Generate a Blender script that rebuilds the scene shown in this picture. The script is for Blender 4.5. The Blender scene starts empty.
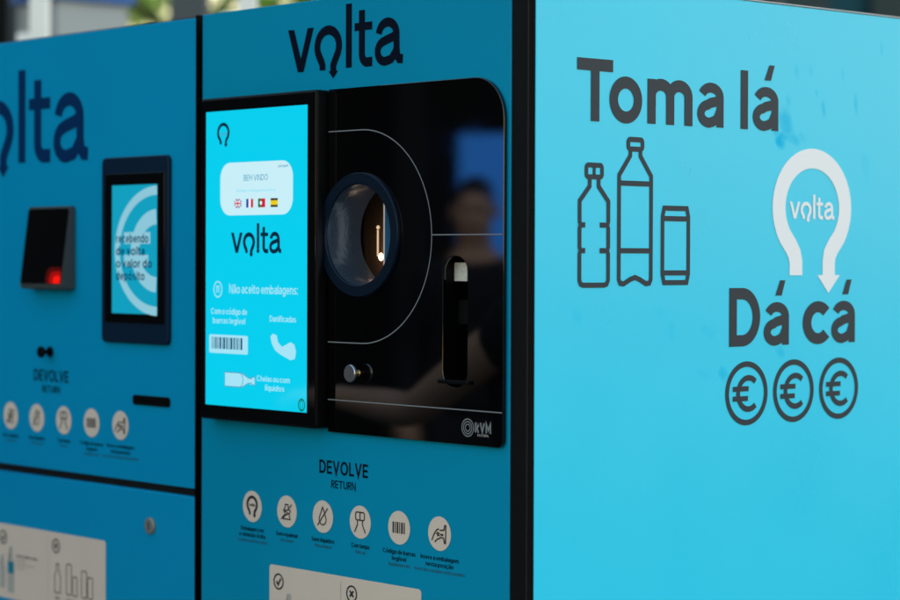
import bpy, bmesh, math, random
from math import sin, cos, pi, radians
from mathutils import Vector, Matrix

random.seed(7)
SC = bpy.context.scene
COL = SC.collection
EXPO = 0.85

# ------------------------------------------------------------------ camera
cam = bpy.data.cameras.new('camera')
cam_ob = bpy.data.objects.new('camera', cam)
COL.objects.link(cam_ob)
cam.sensor_fit = 'HORIZONTAL'
cam.sensor_width = 36.0
cam.lens = 91.05
cam.shift_y = -0.0204
cam.clip_start = 0.05
cam.clip_end = 600
R_ = Vector((0.66538365, 0.74649335, 0.0035028))
U_ = Vector((-0.0101941, 0.00439442, 0.99993838))
F_ = Vector((-0.74643196, 0.66537836, -0.01053381))
cam_ob.matrix_world = Matrix(((R_.x, U_.x, -F_.x, 2.31686682), (R_.y, U_.y, -F_.y, -2.21014899),
                              (R_.z, U_.z, -F_.z, 1.55), (0, 0, 0, 1)))
cam.dof.use_dof = True
cam.dof.focus_distance = 3.40
cam.dof.aperture_fstop = 2.8
cam.dof.aperture_blades = 9
SC.camera = cam_ob

# ------------------------------------------------------------------ light
SUN_AZ, SUN_EL = radians(60), radians(45)       # azimuth from +X towards +Y
world = bpy.data.worlds.new('World')
SC.world = world
world.use_nodes = True
wn = world.node_tree
sky = wn.nodes.new('ShaderNodeTexSky')
sky.sky_type = 'NISHITA'
sky.sun_disc = False
sky.sun_elevation = SUN_EL
sky.sun_rotation = pi / 2 - SUN_AZ
sky.air_density = 2.4
sky.dust_density = 0.35
wn.links.new(sky.outputs[0], wn.nodes['Background'].inputs[0])
wn.nodes['Background'].inputs[1].default_value = 0.15
sun = bpy.data.lights.new('sun', 'SUN')
sun.energy = 0.5
sun.angle = radians(60)
sun.color = (1.0, 0.95, 0.88)
sun_ob = bpy.data.objects.new('sun', sun)
COL.objects.link(sun_ob)
sd = Vector((cos(SUN_AZ) * cos(SUN_EL), sin(SUN_AZ) * cos(SUN_EL), sin(SUN_EL)))
sun_ob.rotation_euler = sd.to_track_quat('Z', 'Y').to_euler()
SC.view_settings.view_transform = 'Standard'
SC.view_settings.look = 'None'
SC.view_settings.exposure = EXPO
SC.view_settings.gamma = 1.0
SC.cycles.use_denoising = True
SC.cycles.max_bounces = 8


# ------------------------------------------------------------------ materials
def lin(c):
    return tuple((v / 12.92 if v <= 0.04045 else ((v + 0.055) / 1.055) ** 2.4) for v in (x / 255 for x in c))


def mat(name, col, rough=0.5, metal=0.0, spec=0.5, bump=0.0, bscale=300.0, vary=0.0, vscale=3.0, coat=0.0):
    m = bpy.data.materials.new(name)
    m.use_nodes = True
    nt = m.node_tree
    b = nt.nodes['Principled BSDF']
    b.inputs['Base Color'].default_value = (*col, 1)
    b.inputs['Roughness'].default_value = rough
    b.inputs['Metallic'].default_value = metal
    b.inputs['Specular IOR Level'].default_value = spec
    b.inputs['Coat Weight'].default_value = coat
    tc = nt.nodes.new('ShaderNodeTexCoord')
    if bump:
        n = nt.nodes.new('ShaderNodeTexNoise')
        n.inputs['Scale'].default_value = bscale
        n.inputs['Detail'].default_value = 3
        bp = nt.nodes.new('ShaderNodeBump')
        bp.inputs['Strength'].default_value = bump
        bp.inputs['Distance'].default_value = 0.002
        nt.links.new(tc.outputs['Object'], n.inputs['Vector'])
        nt.links.new(n.outputs['Fac'], bp.inputs['Height'])
        nt.links.new(bp.outputs['Normal'], b.inputs['Normal'])
    if vary:
        n = nt.nodes.new('ShaderNodeTexNoise')
        n.inputs['Scale'].default_value = vscale
        n.inputs['Detail'].default_value = 6
        nt.links.new(tc.outputs['Object'], n.inputs['Vector'])
        mx = nt.nodes.new('ShaderNodeMix')
        mx.data_type = 'RGBA'
        mx.inputs[6].default_value = (*[c * (1 - vary) for c in col], 1)
        mx.inputs[7].default_value = (*[min(1, c * (1 + vary)) for c in col], 1)
        nt.links.new(n.outputs['Fac'], mx.inputs[0])
        nt.links.new(mx.outputs[2], b.inputs['Base Color'])
    return m


def glow(name, srgb, k=1.0, rough=0.12):
    m = bpy.data.materials.new(name)
    m.use_nodes = True
    b = m.node_tree.nodes['Principled BSDF']
    c = lin(srgb)
    b.inputs['Base Color'].default_value = (0.005, 0.005, 0.005, 1)
    b.inputs['Roughness'].default_value = rough
    b.inputs['Emission Color'].default_value = (*c, 1)
    b.inputs['Emission Strength'].default_value = k / 2 ** EXPO
    return m


def side_material():
    """Printed vinyl of the side panel with a few damp finger smears."""
    m = mat('side_vinyl', (0.008, 0.42, 0.64), 0.40, 0, 0.3, 0.035, 200, 0, 0)
    nt = m.node_tree
    b = nt.nodes['Principled BSDF']
    tc = nt.nodes.new('ShaderNodeTexCoord')
    sep = nt.nodes.new('ShaderNodeSeparateXYZ')
    nt.links.new(tc.outputs['Object'], sep.inputs[0])
    nz = nt.nodes.new('ShaderNodeTexNoise')
    nz.inputs['Scale'].default_value = 45
    nz.inputs['Detail'].default_value = 4
    nt.links.new(tc.outputs['Object'], nz.inputs['Vector'])

    def mth(op, a, c=None):
        n = nt.nodes.new('ShaderNodeMath')
        n.operation = op
        for i, v in enumerate((a, c)):
            if v is None:
                continue
            if isinstance(v, (int, float)):
                n.inputs[i].default_value = v
            else:
                nt.links.new(v, n.inputs[i])
        return n.outputs[0]
    tot = None
    off = Vector(B_ROOT)
    smears = [(0.560, 1.762, .020, .030, .7), (0.545, 1.735, .014, .016, .95), (0.578, 1.738, .020, .012, .7), (0.735, 1.80, .006, .02, .5), (0.70, 1.845, .005, .014, .4), (0.76, 1.70, .012, .03, .25), (0.38, 1.44, .02, .012, .3), (0.27, 1.47, .014, .010, .25),
              (0.535, 1.755, .010, .022, .9), (0.552, 1.742, .016, .009, .8), (0.600, 1.742, .012, .010, .3), (0.652, 1.790, .006, .016, .55),
              (0.80, 1.895, .005, .014, .6), (0.585, 1.845, .006, .018, .35), (0.62, 1.850, .006, .012, .3), (0.565, 1.80, .007, .012, .35),
              (0.634, 1.815, .004, .008, .5), (0.548, 1.405, .012, .010, .7), (0.415, 1.372, .012, .016, .55), (0.37, 1.375, .02, .010, .3),
              (0.30, 1.44, .010, .022, .25), (0.10, 1.47, .012, .02, .2), (0.69, 1.44, .01, .02, .2), (0.17, 1.60, .02, .05, .12)]
    for y, z, ry, rz, k in smears:
        dy = mth('DIVIDE', mth('SUBTRACT', sep.outputs[1], y - off.y), ry)
        dz = mth('DIVIDE', mth('SUBTRACT', sep.outputs[2], z - off.z), rz)
        # slanted streaks
        dy = mth('ADD', dy, mth('MULTIPLY', dz, 0.35))
        r = mth('ADD', mth('MULTIPLY', dy, dy), mth('MULTIPLY', dz, dz))
        r = mth('ADD', r, mth('MULTIPLY', mth('SUBTRACT', nz.outputs[0], 0.5), 2.2))
        v = mth('MULTIPLY', mth('MAXIMUM', mth('SUBTRACT', 1.0, r), 0.0), k)
        tot = v if tot is None else mth('MAXIMUM', tot, v)
    tot = mth('MINIMUM', tot, 1.0)
    mx = nt.nodes.new('ShaderNodeMix')
    mx.data_type = 'RGBA'
    # broad uneven fading of the print
    n2 = nt.nodes.new('ShaderNodeTexNoise')
    n2.inputs['Scale'].default_value = 5
    n2.inputs['Detail'].default_value = 7
    nt.links.new(tc.outputs['Object'], n2.inputs['Vector'])
    mb = nt.nodes.new('ShaderNodeMix')
    mb.data_type = 'RGBA'
    mb.inputs[6].default_value = (0.018, 0.565, 0.845, 1)
    mb.inputs[7].default_value = (0.026, 0.605, 0.88, 1)
    nt.links.new(n2.outputs[0], mb.inputs[0])
    nt.links.new(tot, mx.inputs[0])
    nt.links.new(mb.outputs[2], mx.inputs[6])
    mx.inputs[7].default_value = (0.0, 0.47, 0.80, 1)
    nt.links.new(mx.outputs[2], b.inputs['Base Color'])
    nt.links.new(mth('MULTIPLY', mth('SUBTRACT', 1.0, mth('MULTIPLY', tot, 0.85)), 0.3), b.inputs['Specular IOR Level'])
    rr = nt.nodes.new('ShaderNodeMapRange')
    rr.inputs[3].default_value = 0.24
    rr.inputs[4].default_value = 0.34
    nt.links.new(n2.outputs[0], rr.inputs[0])
    nt.links.new(rr.outputs[0], b.inputs['Roughness'])
    return m


B_ROOT = (-0.39, 0.48, 0.0)
A_ROOT = (-1.19, 0.48, 0.0)
M = {}
M['side'] = side_material()
M['front'] = mat('front_print', (0.0003, 0.285, 0.505), 0.36, 0, 0.12, 0.06, 240, 0.07, 3)
M['front_blue_cast'] = mat('front_print_blue_cast', (0.0003, 0.30, 0.585), 0.36, 0, 0.12, 0.06, 240, 0.07, 3)  # same print as the other front, with reflected blue put into its colour
M['black'] = mat('black_powder_coat', (0.008, 0.009, 0.010), 0.55, 0, 0.35, 0.25, 900)
M['post'] = mat('corner_extrusion', (0.004, 0.005, 0.006), 0.6, 0, 0.12, 0.35, 700, 0.3, 60)
M['rubber'] = mat('black_gasket', (0.002, 0.002, 0.002), 0.8, 0, 0.06)
M['gloss'] = mat('black_acrylic', (0.0008, 0.0008, 0.0012), 0.05, 0, 0.95)
nt = M['gloss'].node_tree
tc = nt.nodes.new('ShaderNodeTexCoord')
nz = nt.nodes.new('ShaderNodeTexNoise')
nz.inputs['Scale'].default_value = 14
nz.inputs['Detail'].default_value = 8
nz.inputs['Roughness'].default_value = 0.7
mr = nt.nodes.new('ShaderNodeMapRange')
mr.inputs[1].default_value = 0.35
mr.inputs[2].default_value = 0.75
mr.inputs[3].default_value = 0.022
mr.inputs[4].default_value = 0.05
nt.links.new(tc.outputs['Object'], nz.inputs['Vector'])
nt.links.new(nz.outputs['Fac'], mr.inputs[0])
nt.links.new(mr.outputs[0], nt.nodes['Principled BSDF'].inputs['Roughness'])
M['bezel'] = mat('bezel_glass', (0.003, 0.003, 0.004), 0.06, 0, 0.5)
M['plastic'] = mat('black_plastic', (0.002, 0.002, 0.003), 0.4, 0, 0.12)
M['navy'] = mat('navy_plastic', (0.001, 0.014, 0.040), 0.42, 0, 0.2, 0.1, 500)
M['ring'] = mat('ring_plastic', (0.0005, 0.0075, 0.021), 0.38, 0, 0.2, 0.1, 500)
M['ink'] = mat('navy_ink', (0.0003, 0.0035, 0.016), 0.45, 0, 0.1)
M['ink_side'] = mat('charcoal_ink', (0.021, 0.032, 0.050), 0.5, 0, 0.2, 0.12, 300)
M['ink_grey'] = mat('faint_ink', (0.02, 0.10, 0.15), 0.5)
M['white_print'] = mat('white_vinyl', (0.78, 0.79, 0.86), 0.45, 0, 0.3, 0.08, 300)
M['label'] = mat('label_paper', (0.76, 0.62, 0.54), 0.55, 0, 0.3, 0.05, 200, 0.04, 20)
M['label_grey'] = mat('label_grey', (0.46, 0.43, 0.41), 0.55)
M['label_blue'] = mat('label_cyan', (0.0, 0.22, 0.34), 0.5)
M['label_ink'] = mat('label_ink', (0.02, 0.022, 0.03), 0.5)
M['line'] = mat('engraved_line', (0.22, 0.23, 0.26), 0.5)
M['trim'] = mat('pale_edge_trim', (0.40, 0.39, 0.42), 0.4, 0, 0.3)
M['steel'] = mat('brushed_steel', (0.55, 0.56, 0.58), 0.28, 1.0, 0.5, 0.2, 200)
M['drum'] = mat('drum_steel', (0.14, 0.19, 0.25), 0.22, 0.75, 0.5, 0.25, 120)
M['brass'] = mat('brass', (0.55, 0.38, 0.16), 0.3, 1.0)
M['gate'] = mat('blue_glass', (0.05, 0.16, 0.24), 0.15, 0, 0.5)
M['grey_plastic'] = mat('grey_plastic', (0.055, 0.065, 0.070), 0.5, 0, 0.3)
M['lock'] = mat('lock_metal', (0.28, 0.27, 0.26), 0.4, 0.4, 0.5)
M['ink_deep'] = mat('deep_blue_ink', (0.0005, 0.028, 0.115), 0.45, 0, 0.1)
M['sensor'] = mat('sensor_board', (0.80, 0.80, 0.78), 0.4, 0, 0.5, 0.4, 300, 0.35, 220)
M['lamp'] = glow('warm_lamp', (255, 214, 170), 0.9)
M['bulb'] = glow('warm_bulb', (255, 205, 160), 7.0)
M['tan'] = mat('anodised_plate', (0.22, 0.14, 0.095), 0.5, 0.0, 0.4, 0.2, 120)
M['lamp_dim'] = glow('light_guide', (214, 200, 190), 0.6)
M['cool_fill'] = glow('cool_fill', (190, 218, 255), 9.0)  # fill emission for the drum, not a known lamp
M['red_dim'] = glow('red_glow_dim', (70, 2, 2), 1.0)
M['red_mid'] = glow('red_glow_mid', (160, 4, 3), 1.0)
M['red'] = glow('red_led', (255, 20, 10), 1.0)
M['scr'] = glow('screen_cyan', (0, 206, 238), 1.0, 0.06)
M['scr'].node_tree.nodes['Principled BSDF'].inputs['Specular IOR Level'].default_value = 1.0
M['scr_card'] = glow('screen_card', (200, 238, 248))
M['scr_white'] = glow('screen_white', (165, 228, 246))
M['scr_pale'] = glow('screen_pale', (120, 216, 240))
M['scr_ink'] = glow('screen_ink', (2, 38, 62))
M['scr_mid'] = glow('screen_mid', (70, 150, 185))
M['scr_barcode'] = glow('screen_barcode', (20, 70, 105))
M['fl_blue'] = glow('flag_blue', (40, 60, 160))
M['fl_red'] = glow('flag_red', (205, 30, 50))
M['fl_green'] = glow('flag_green', (10, 110, 60))
M['fl_yellow'] = glow('flag_yellow', (235, 205, 30))
M['fl_white'] = glow('flag_white', (235, 242, 248))
M['fl_dark'] = glow('flag_dark', (60, 60, 40))
M['scr_green'] = glow('screen_green', (10, 120, 90))
M['a_scr'] = glow('small_screen', (12, 158, 190))
M['a_pale'] = glow('small_screen_pale', (140, 198, 216))
M['a_ink'] = glow('small_screen_ink', (4, 44, 80))


# ------------------------------------------------------------------ object helpers
def empty(name, loc, label, cat, group=None):
    o = bpy.data.objects.new(name, None)
    COL.objects.link(o)
    o.location = loc
    o.empty_display_size = 0.1
    tag(o, label, cat, group)
    return o


def tag(o, label, cat, group=None):
    o['label'] = label
    o['category'] = cat
    if group:
        o['group'] = group


def root_loc(p):
    v = Vector((0, 0, 0))
    while p is not None:
        v += p.location
        p = p.parent
    return v


def obj(name, bm, material, parent=None, smooth=False, mats=None):
    """Link a bmesh in world coordinates as one mesh object under its parent."""
    me = bpy.data.meshes.new(name)
    if parent is not None:
        bmesh.ops.translate(bm, verts=bm.verts, vec=-root_loc(parent))
    bm.normal_update()
    bm.to_mesh(me)
    bm.free()
    if smooth:
        for p in me.polygons:
            p.use_smooth = True
    for m in (mats or [material]):
        me.materials.append(m)
    o = bpy.data.objects.new(name, me)
    COL.objects.link(o)
    if parent is not None:
        o.parent = parent
    return o


def add_box(bm, x0, x1, y0, y1, z0, z1, bev=0.0):
    vs = [bm.verts.new(p) for p in ((x0, y0, z0), (x1, y0, z0), (x1, y1, z0), (x0, y1, z0),
                                    (x0, y0, z1), (x1, y0, z1), (x1, y1, z1), (x0, y1, z1))]
    fs = [bm.faces.new([vs[i] for i in f]) for f in
          ((3, 2, 1, 0), (4, 5, 6, 7), (0, 1, 5, 4), (1, 2, 6, 5), (2, 3, 7, 6), (3, 0, 4, 7))]
    if bev:
        es = list({e for f in fs for e in f.edges})
        bmesh.ops.bevel(bm, geom=es, offset=bev, segments=2, affect='EDGES', profile=0.6)
    return bm


def box(*a, bev=0.0):
    return add_box(bmesh.new(), *a, bev=bev)


def FR(u, v, off):          # front face: u to the right, v up, off towards the viewer
    return Vector((u, -off, v))


def SD(u, v, off):          # side face
    return Vector((off, u, v))


def add_poly(bm, P, pts, off):
    vs = [bm.verts.new(P(u, v, off)) for u, v in pts]
    f = bm.faces.new(vs)
    if len(vs) > 4:
        bmesh.ops.triangulate(bm, faces=[f])


def arc(cx, cy, rx, ry, a0, a1, n=20):
    return [(cx + rx * cos(radians(a0 + (a1 - a0) * i / n)), cy + ry * sin(radians(a0 + (a1 - a0) * i / n))) for i in range(n + 1)]


def clean(pts, closed=False):
    out = [pts[0]]
    for p in pts[1:]:
        if math.hypot(p[0] - out[-1][0], p[1] - out[-1][1]) > 1e-7:
            out.append(p)
    if closed and math.hypot(out[0][0] - out[-1][0], out[0][1] - out[-1][1]) < 1e-7:
        out.pop()
    return out


def ribbon_sides(pts, w, closed=False):
    n = len(pts)
    L, Rr = [], []
    for i in range(n):
        p = Vector(pts[i])
        a = Vector(pts[i - 1]) if (i > 0 or closed) else None
        c = Vector(pts[(i + 1) % n]) if (i < n - 1 or closed) else None
        d1 = (p - a).normalized() if a is not None else None
        d2 = (c - p).normalized() if c is not None else None
        if d1 is None:
            d1 = d2
        if d2 is None:
            d2 = d1
        n1 = Vector((-d1.y, d1.x))
        n2 = Vector((-d2.y, d2.x))
        t = n1 + n2
        t = t.normalized() if t.length > 1e-6 else n1
        k = (w / 2) / max(0.35, t.dot(n1))
        L.append(p + t * k)
        Rr.append(p - t * k)
    return L, Rr


def add_ribbon(bm, P, pts, w, off, closed=False):
    pts = clean(pts, closed)
    L, Rr = ribbon_sides(pts, w, closed)
    vl = [bm.verts.new(P(p.x, p.y, off)) for p in L]
    vr = [bm.verts.new(P(p.x, p.y, off)) for p in Rr]
    n = len(pts)
    for i in range(n if closed else n - 1):
        j = (i + 1) % n
        bm.faces.new((vr[i], vr[j], vl[j], vl[i]))


def add_rect(bm, P, u0, u1, v0, v1, off):
    add_poly(bm, P, [(u0, v0), (u1, v0), (u1, v1), (u0, v1)], off)


def rrect(u0, u1, v0, v1, r, n=6):
    rs = r if isinstance(r, tuple) else (r, r, r, r)      # bottom-left, bottom-right, top-right, top-left
    pts = []
    for (cx, cy, a), q in zip(((u0, v0, 180), (u1, v0, 270), (u1, v1, 0), (u0, v1, 90)), rs):
        sx = 1 if cx == u0 else -1
        sy = 1 if cy == v0 else -1
        if q <= 0:
            pts.append((cx, cy))
        else:
            pts += arc(cx + sx * q, cy + sy * q, q, q, a, a + 90, n)
    return pts


def add_disc(bm, P, cx, cy, rx, off, ry=None, n=40):
    add_poly(bm, P, arc(cx, cy, rx, ry or rx, 0, 360, n)[:-1], off)


def plate(outline, holes, P, off0, off1, bev=0.0):
    """A slab with holes between two offsets from a face, its edges slightly rounded."""
    cu = bpy.data.curves.new('tmp', 'CURVE')
    cu.dimensions = '2D'
    cu.fill_mode = 'BOTH'
    for pl in [outline] + list(holes):
        s = cu.splines.new('POLY')
        s.points.add(len(pl) - 1)
        for q, (u, v) in zip(s.points, pl):
            q.co = (u, v, 0, 1)
        s.use_cyclic_u = True
    cu.extrude = (off1 - off0) / 2 - bev
    cu.bevel_depth = bev
    cu.bevel_resolution = 2
    cu.offset = -bev
    o = bpy.data.objects.new('tmp', cu)
    COL.objects.link(o)
    bpy.context.view_layer.update()
    me = bpy.data.meshes.new_from_object(o.evaluated_get(bpy.context.evaluated_depsgraph_get()))
    bm = bmesh.new()
    bm.from_mesh(me)
    mid = (off0 + off1) / 2
    for v in bm.verts:
        v.co = P(v.co.x, v.co.y, mid + v.co.z)
    bmesh.ops.remove_doubles(bm, verts=bm.verts, dist=1e-6)
    bmesh.ops.recalc_face_normals(bm, faces=bm.faces)
    bpy.data.objects.remove(o)
    bpy.data.curves.remove(cu)
    bpy.data.meshes.remove(me)
    return bm


def add_lathe(bm, origin, axis, prof, n=48, cap0=False, cap1=False):
    """Revolve (radius, distance) pairs about an axis."""
    ax = Vector(axis).normalized()
    t = Vector((0, 0, 1)) if abs(ax.z) < 0.9 else Vector((1, 0, 0))
    e1 = ax.cross(t).normalized()
    e2 = ax.cross(e1)
    rings = []
    for r, d in prof:
        rings.append([bm.verts.new(Vector(origin) + ax * d + (e1 * cos(2 * pi * i / n) + e2 * sin(2 * pi * i / n)) * r) for i in range(n)])
    for a, b in zip(rings, rings[1:]):
        for i in range(n):
            bm.faces.new((a[i], a[(i + 1) % n], b[(i + 1) % n], b[i]))
    if cap0:
        bm.faces.new(rings[0][::-1])
    if cap1:
        bm.faces.new(rings[-1])
    return bm


# ------------------------------------------------------------------ lettering drawn from strokes
XH = 0.733


def glyph(ch, w):
    h = w / 2
    X = XH
    base = {'á': 'a', 'ã': 'a', 'ó': 'o', 'í': 'i', 'é': 'e', 'ç': 'c', 'ê': 'e'}.get(ch, ch)
    S = []
    if base == 'a':
        W = .62
        q = h * .86
        S = [arc(W / 2 + .01, X - .235, W / 2 - q - .01, .235 + .012 - q, 160, 0, 18) + [(W - q, 0)],
             [(W - q - .01, .455), (W * .66, .425), (W * .5, .405)] + arc(W / 2 - .035, .222, W / 2 - q - .035, .222 + .012 - q, 100, 272, 20) + [(W * .60, q + .012), (W * .74, .14), (W - q - .01, .27)]]
    elif base == 'o':
        W = .76
        S = [('c', arc(W / 2, X / 2, W / 2 - h, X / 2 + .014 - h, 0, 360, 40)[:-1])]
    elif base == 'm':
        W = 1.08
        hw = (W - w) / 4
        S = [[(h, 0), (h, X)], [(h + .002, X * .4)] + arc(h + hw, X - .27, hw, .27 + .014 - h, 180, 0, 18) + [(h + 2 * hw, 0)],
             [(h + 2 * hw, X * .4)] + arc(h + 3 * hw, X - .27, hw, .27 + .014 - h, 180, 0, 18) + [(W - h, 0)]]
    elif base == 'n':
        W = .64
        S = [[(h, 0), (h, X)], [(h + .002, X * .4)] + arc(W / 2, X - .29, W / 2 - h, .29 + .014 - h, 180, 0, 18) + [(W - h, 0)]]
    elif base == 'h':
        W = .64
        S = [[(h, 0), (h, 1)], [(h + .002, X * .4)] + arc(W / 2, X - .29, W / 2 - h, .29 + .014 - h, 180, 0, 18) + [(W - h, 0)]]
    elif base == 'u':
        W = .64
        S = [[(W - h, 0), (W - h, X)], [(h, X)] + arc(W / 2, .29, W / 2 - h, .29 + .014 - h, 180, 360, 18) + [(W - h - .002, X * .6)]]
    elif base == 'r':
        W = .42
        S = [[(h, 0), (h, X)], [(h + .002, X * .4)] + arc(h + .24, X - .27, .24, .27 - h, 180, 80, 10)]
    elif base in 'bp':
        W = .70
        S = [[(h, 0 if base == 'b' else -.27), (h, 1 if base == 'b' else X)], ('c', arc(W / 2, X / 2, W / 2 - h, X / 2 + .014 - h, 0, 360, 32)[:-1])]
    elif base in 'dqg':
        W = .70
        S = [('c', arc(W / 2, X / 2, W / 2 - h, X / 2 + .014 - h, 0, 360, 32)[:-1])]
        if base == 'd':
            S.append([(W - h, 0), (W - h, 1)])
        elif base == 'q':
            S.append([(W - h, -.27), (W - h, X)])
        else:
            S.append([(W - h, X)] + arc(W / 2, -.02, W / 2 - h, .25 - h, 0, -150, 14))
    elif base == 'c':
        W = .66
        S = [arc(W / 2 + .02, X / 2, W / 2 - h + .02, X / 2 + .014 - h, 42, 318, 30)]
    elif base == 'e':
        W = .68
        S = [[(h + .04, X / 2 - .01), (W - h, X / 2 - .01)] + arc(W / 2, X / 2, W / 2 - h, X / 2 + .014 - h, 2, 316, 32)]
    elif base in 'lI':
        W = w
        S = [[(h, 0), (h, 1)]]
    elif base == 'i':
        W = w
        S = [[(h, 0), (h, X)]] + ([[(h, 1 - w), (h, 1)]] if ch == 'i' else [])
    elif base == 'j':
        W = w + .06
        S = [[(W - h, X), (W - h, -.15), (W - h - .12, -.22)], [(W - h, 1 - w), (W - h, 1)]]
    elif base == 't':
        W = .42
        S = [[(.17, .95), (.17, .16), (.22, h), (.41, h)], [(0, X - h), (.41, X - h)]]
    elif base == 'f':
        W = .42
        S = [[(.15, 0), (.15, .84), (.22, 1 - h), (.42, 1 - h)], [(0, X - h), (.41, X - h)]]
    elif base == 's':
        W = .58
        S = [arc(W / 2, X - .2, W / 2 - h, .2 - h + .01, 30, 180, 12) + [(h + .03, X / 2 + .08), (W / 2, X / 2), (W - h - .03, X / 2 - .08)] + arc(W / 2, .2, W / 2 - h, .2 - h + .01, 0, -150, 12)]
    elif base == 'v':
        W = .64
        S = [[(h * .9, X), (W / 2, h * .6), (W - h * .9, X)]]
    elif base == 'y':
        W = .64
        S = [[(h * .9, X), (W / 2, .02)], [(W - h * .9, X), (W / 2 - .12, -.25)]]
    elif base == 'x':
        W = .6
        S = [[(h, 0), (W - h, X)], [(h, X), (W - h, 0)]]
    elif base == 'z':
        W = .58
        S = [[(0, X - h), (W - h, X - h), (h, h), (W, h)]]
    elif base == 'k':
        W = .62
        S = [[(h, 0), (h, 1)], [(W - h, X), (h, .3), (W - h, 0)]]
    elif base == 'w':
        W = .95
        S = [[(h, X), (W * .28, h), (W / 2, X - h), (W * .72, h), (W - h, X)]]
    elif ch == 'T':
        W = .82
        S = [[(0, 1 - h), (W, 1 - h)], [(W / 2, 0), (W / 2, 1 - h)]]
    elif ch == 'D':
        W = .80
        S = [('c', [(h, h), (W * .42, h)] + arc(W * .42, .5, W * .58 - h, .5 - h, -90, 90, 20) + [(W * .42, 1 - h), (h, 1 - h)])]
    elif ch == 'E':
        W = .62
        S = [[(W, 1 - h), (h, 1 - h), (h, h), (W, h)], [(h, .5), (W - .04, .5)]]
    elif ch == 'F':
        W = .6
        S = [[(W, 1 - h), (h, 1 - h), (h, 0)], [(h, .5), (W - .04, .5)]]
    elif ch in 'VM':
        W = .80 if ch == 'V' else .9
        S = [[(h * .9, 1), (W / 2, h * .6), (W - h * .9, 1)]]
        if ch == 'M':
            S = [[(h, 0), (h, 1 - h * .4), (W / 2, .3), (W - h, 1 - h * .4), (W - h, 0)]]
    elif ch in 'OC':
        W = .92
        S = [('c', arc(W / 2, .5, W / 2 - h, .51 - h, 0, 360, 40)[:-1])] if ch == 'O' else [arc(W / 2, .5, W / 2 - h, .51 - h, 42, 318, 32)]
    elif ch == 'L':
        W = .58
        S = [[(h, 1), (h, h), (W, h)]]
    elif ch in 'RPB':
        W = .68
        S = [[(h, 0), (h, 1 - h)] + [(W - .25, 1 - h)] + arc(W - .27, .73, .27 - h, .27 - h, 90, -90, 12) + [(h, .46)]]
        if ch == 'R':
            S.append([(W * .5, .44), (W - h * .8, 0)])
        if ch == 'B':
            S.append([(h, h)] + arc(W - .25, .25, .25 - h, .25 - h, -90, 90, 10))
    elif ch == 'U':
        W = .76
        S = [[(h, 1)] + arc(W / 2, W / 2, W / 2 - h, W / 2 - h, 180, 360, 18) + [(W - h, 1)]]
    elif ch == 'N':
        W = .78
        S = [[(h, 0), (h, 1 - h * .3), (W - h, h * .3), (W - h, 1)]]
    elif ch == 'S':
        W = .66
        S = [arc(W / 2, .73, W / 2 - h, .27 - h, 30, 210, 14) + [(W / 2, .5)] + arc(W / 2, .27, W / 2 - h, .27 - h, 30, -150, 14)]
    elif ch == 'Y':
        W = .74
        S = [[(h, 1), (W / 2, .45), (W - h, 1)], [(W / 2, 0), (W / 2, .45)]]
    elif ch == 'W':
        W = 1.05
        S = [[(h, 1), (W * .28, h), (W / 2, 1 - h), (W * .72, h), (W - h, 1)]]
    elif ch == '€':
        W = .78
        S = [arc(W / 2 + .1, .5, W / 2 - h, .51 - h, 45, 315, 28), [(0, .59), (W - .12, .59)], [(0, .41), (W - .16, .41)]]
    elif ch == ':':
        W = w
        S = [[(h, .0), (h, w)], [(h, X - w), (h, X)]]
    elif ch == '-':
        W = .4
        S = [[(0, .36), (.4, .36)]]
    elif ch == '.':
        W = w
        S = [[(h, 0), (h, w)]]
    elif ch == ' ':
        W = .14
    else:
        W = .5
        S = [[(h, 0), (h, X)]]
    if ch in 'áóíéê':
        c = W / 2
        S.append(('p', [(c - .03, X + .125), (c + .125, X + .125), (c + .215, X + .39), (c + .085, X + .39)]))
    if ch == 'ã':
        S.append([(W / 2 - .2, X + .14), (W / 2 - .08, X + .22), (W / 2 + .08, X + .14), (W / 2 + .2, X + .22)])
    if ch == 'ç':
        S.append([(W / 2, 0), (W / 2 - .05, -.2)])
    return S, W


def add_glyph(bm, P, ch, u, v, cap, off, w, sx=1.0, step=6e-5):
    S, W = glyph(ch, w)
    for k, s in enumerate(S):
        o = off + k * step
        if isinstance(s, tuple) and s[0] == 'p':
            add_poly(bm, P, [(u + a * cap * sx, v + c_ * cap) for a, c_ in s[1]], o)
            continue
        closed = isinstance(s, tuple)
        pts = clean(s[1] if closed else s, closed)
        L, Rr = ribbon_sides(pts, w * (.86 if ch in 'aáães' else 1), closed)
        f = lambda p: bm.verts.new(P(u + p.x * cap * sx, v + p.y * cap, o))
        vl, vr = [f(p) for p in L], [f(p) for p in Rr]
        n = len(pts)
        for i in range(n if closed else n - 1):
            j = (i + 1) % n
            bm.faces.new((vr[i], vr[j], vl[j], vl[i]))
    return W * cap * sx


def text_width(s, w, track):
    return sum(glyph(c, w)[1] + track for c in s) - track


def text(s, P, u, v, cap, off, w=.16, track=.12, width=None, align='c'):
    """One line of lettering as a bmesh; u is its centre (or left end), v its baseline."""
    bm = bmesh.new()
    tw = text_width(s, w, track) * cap
    sx = width / tw if width else 1.0
    x = u - tw * sx / 2 if align == 'c' else u
    for c in s:
        x += add_glyph(bm, P, c, x, v, cap, off, w, sx) + track * cap * sx
    return bm


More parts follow.
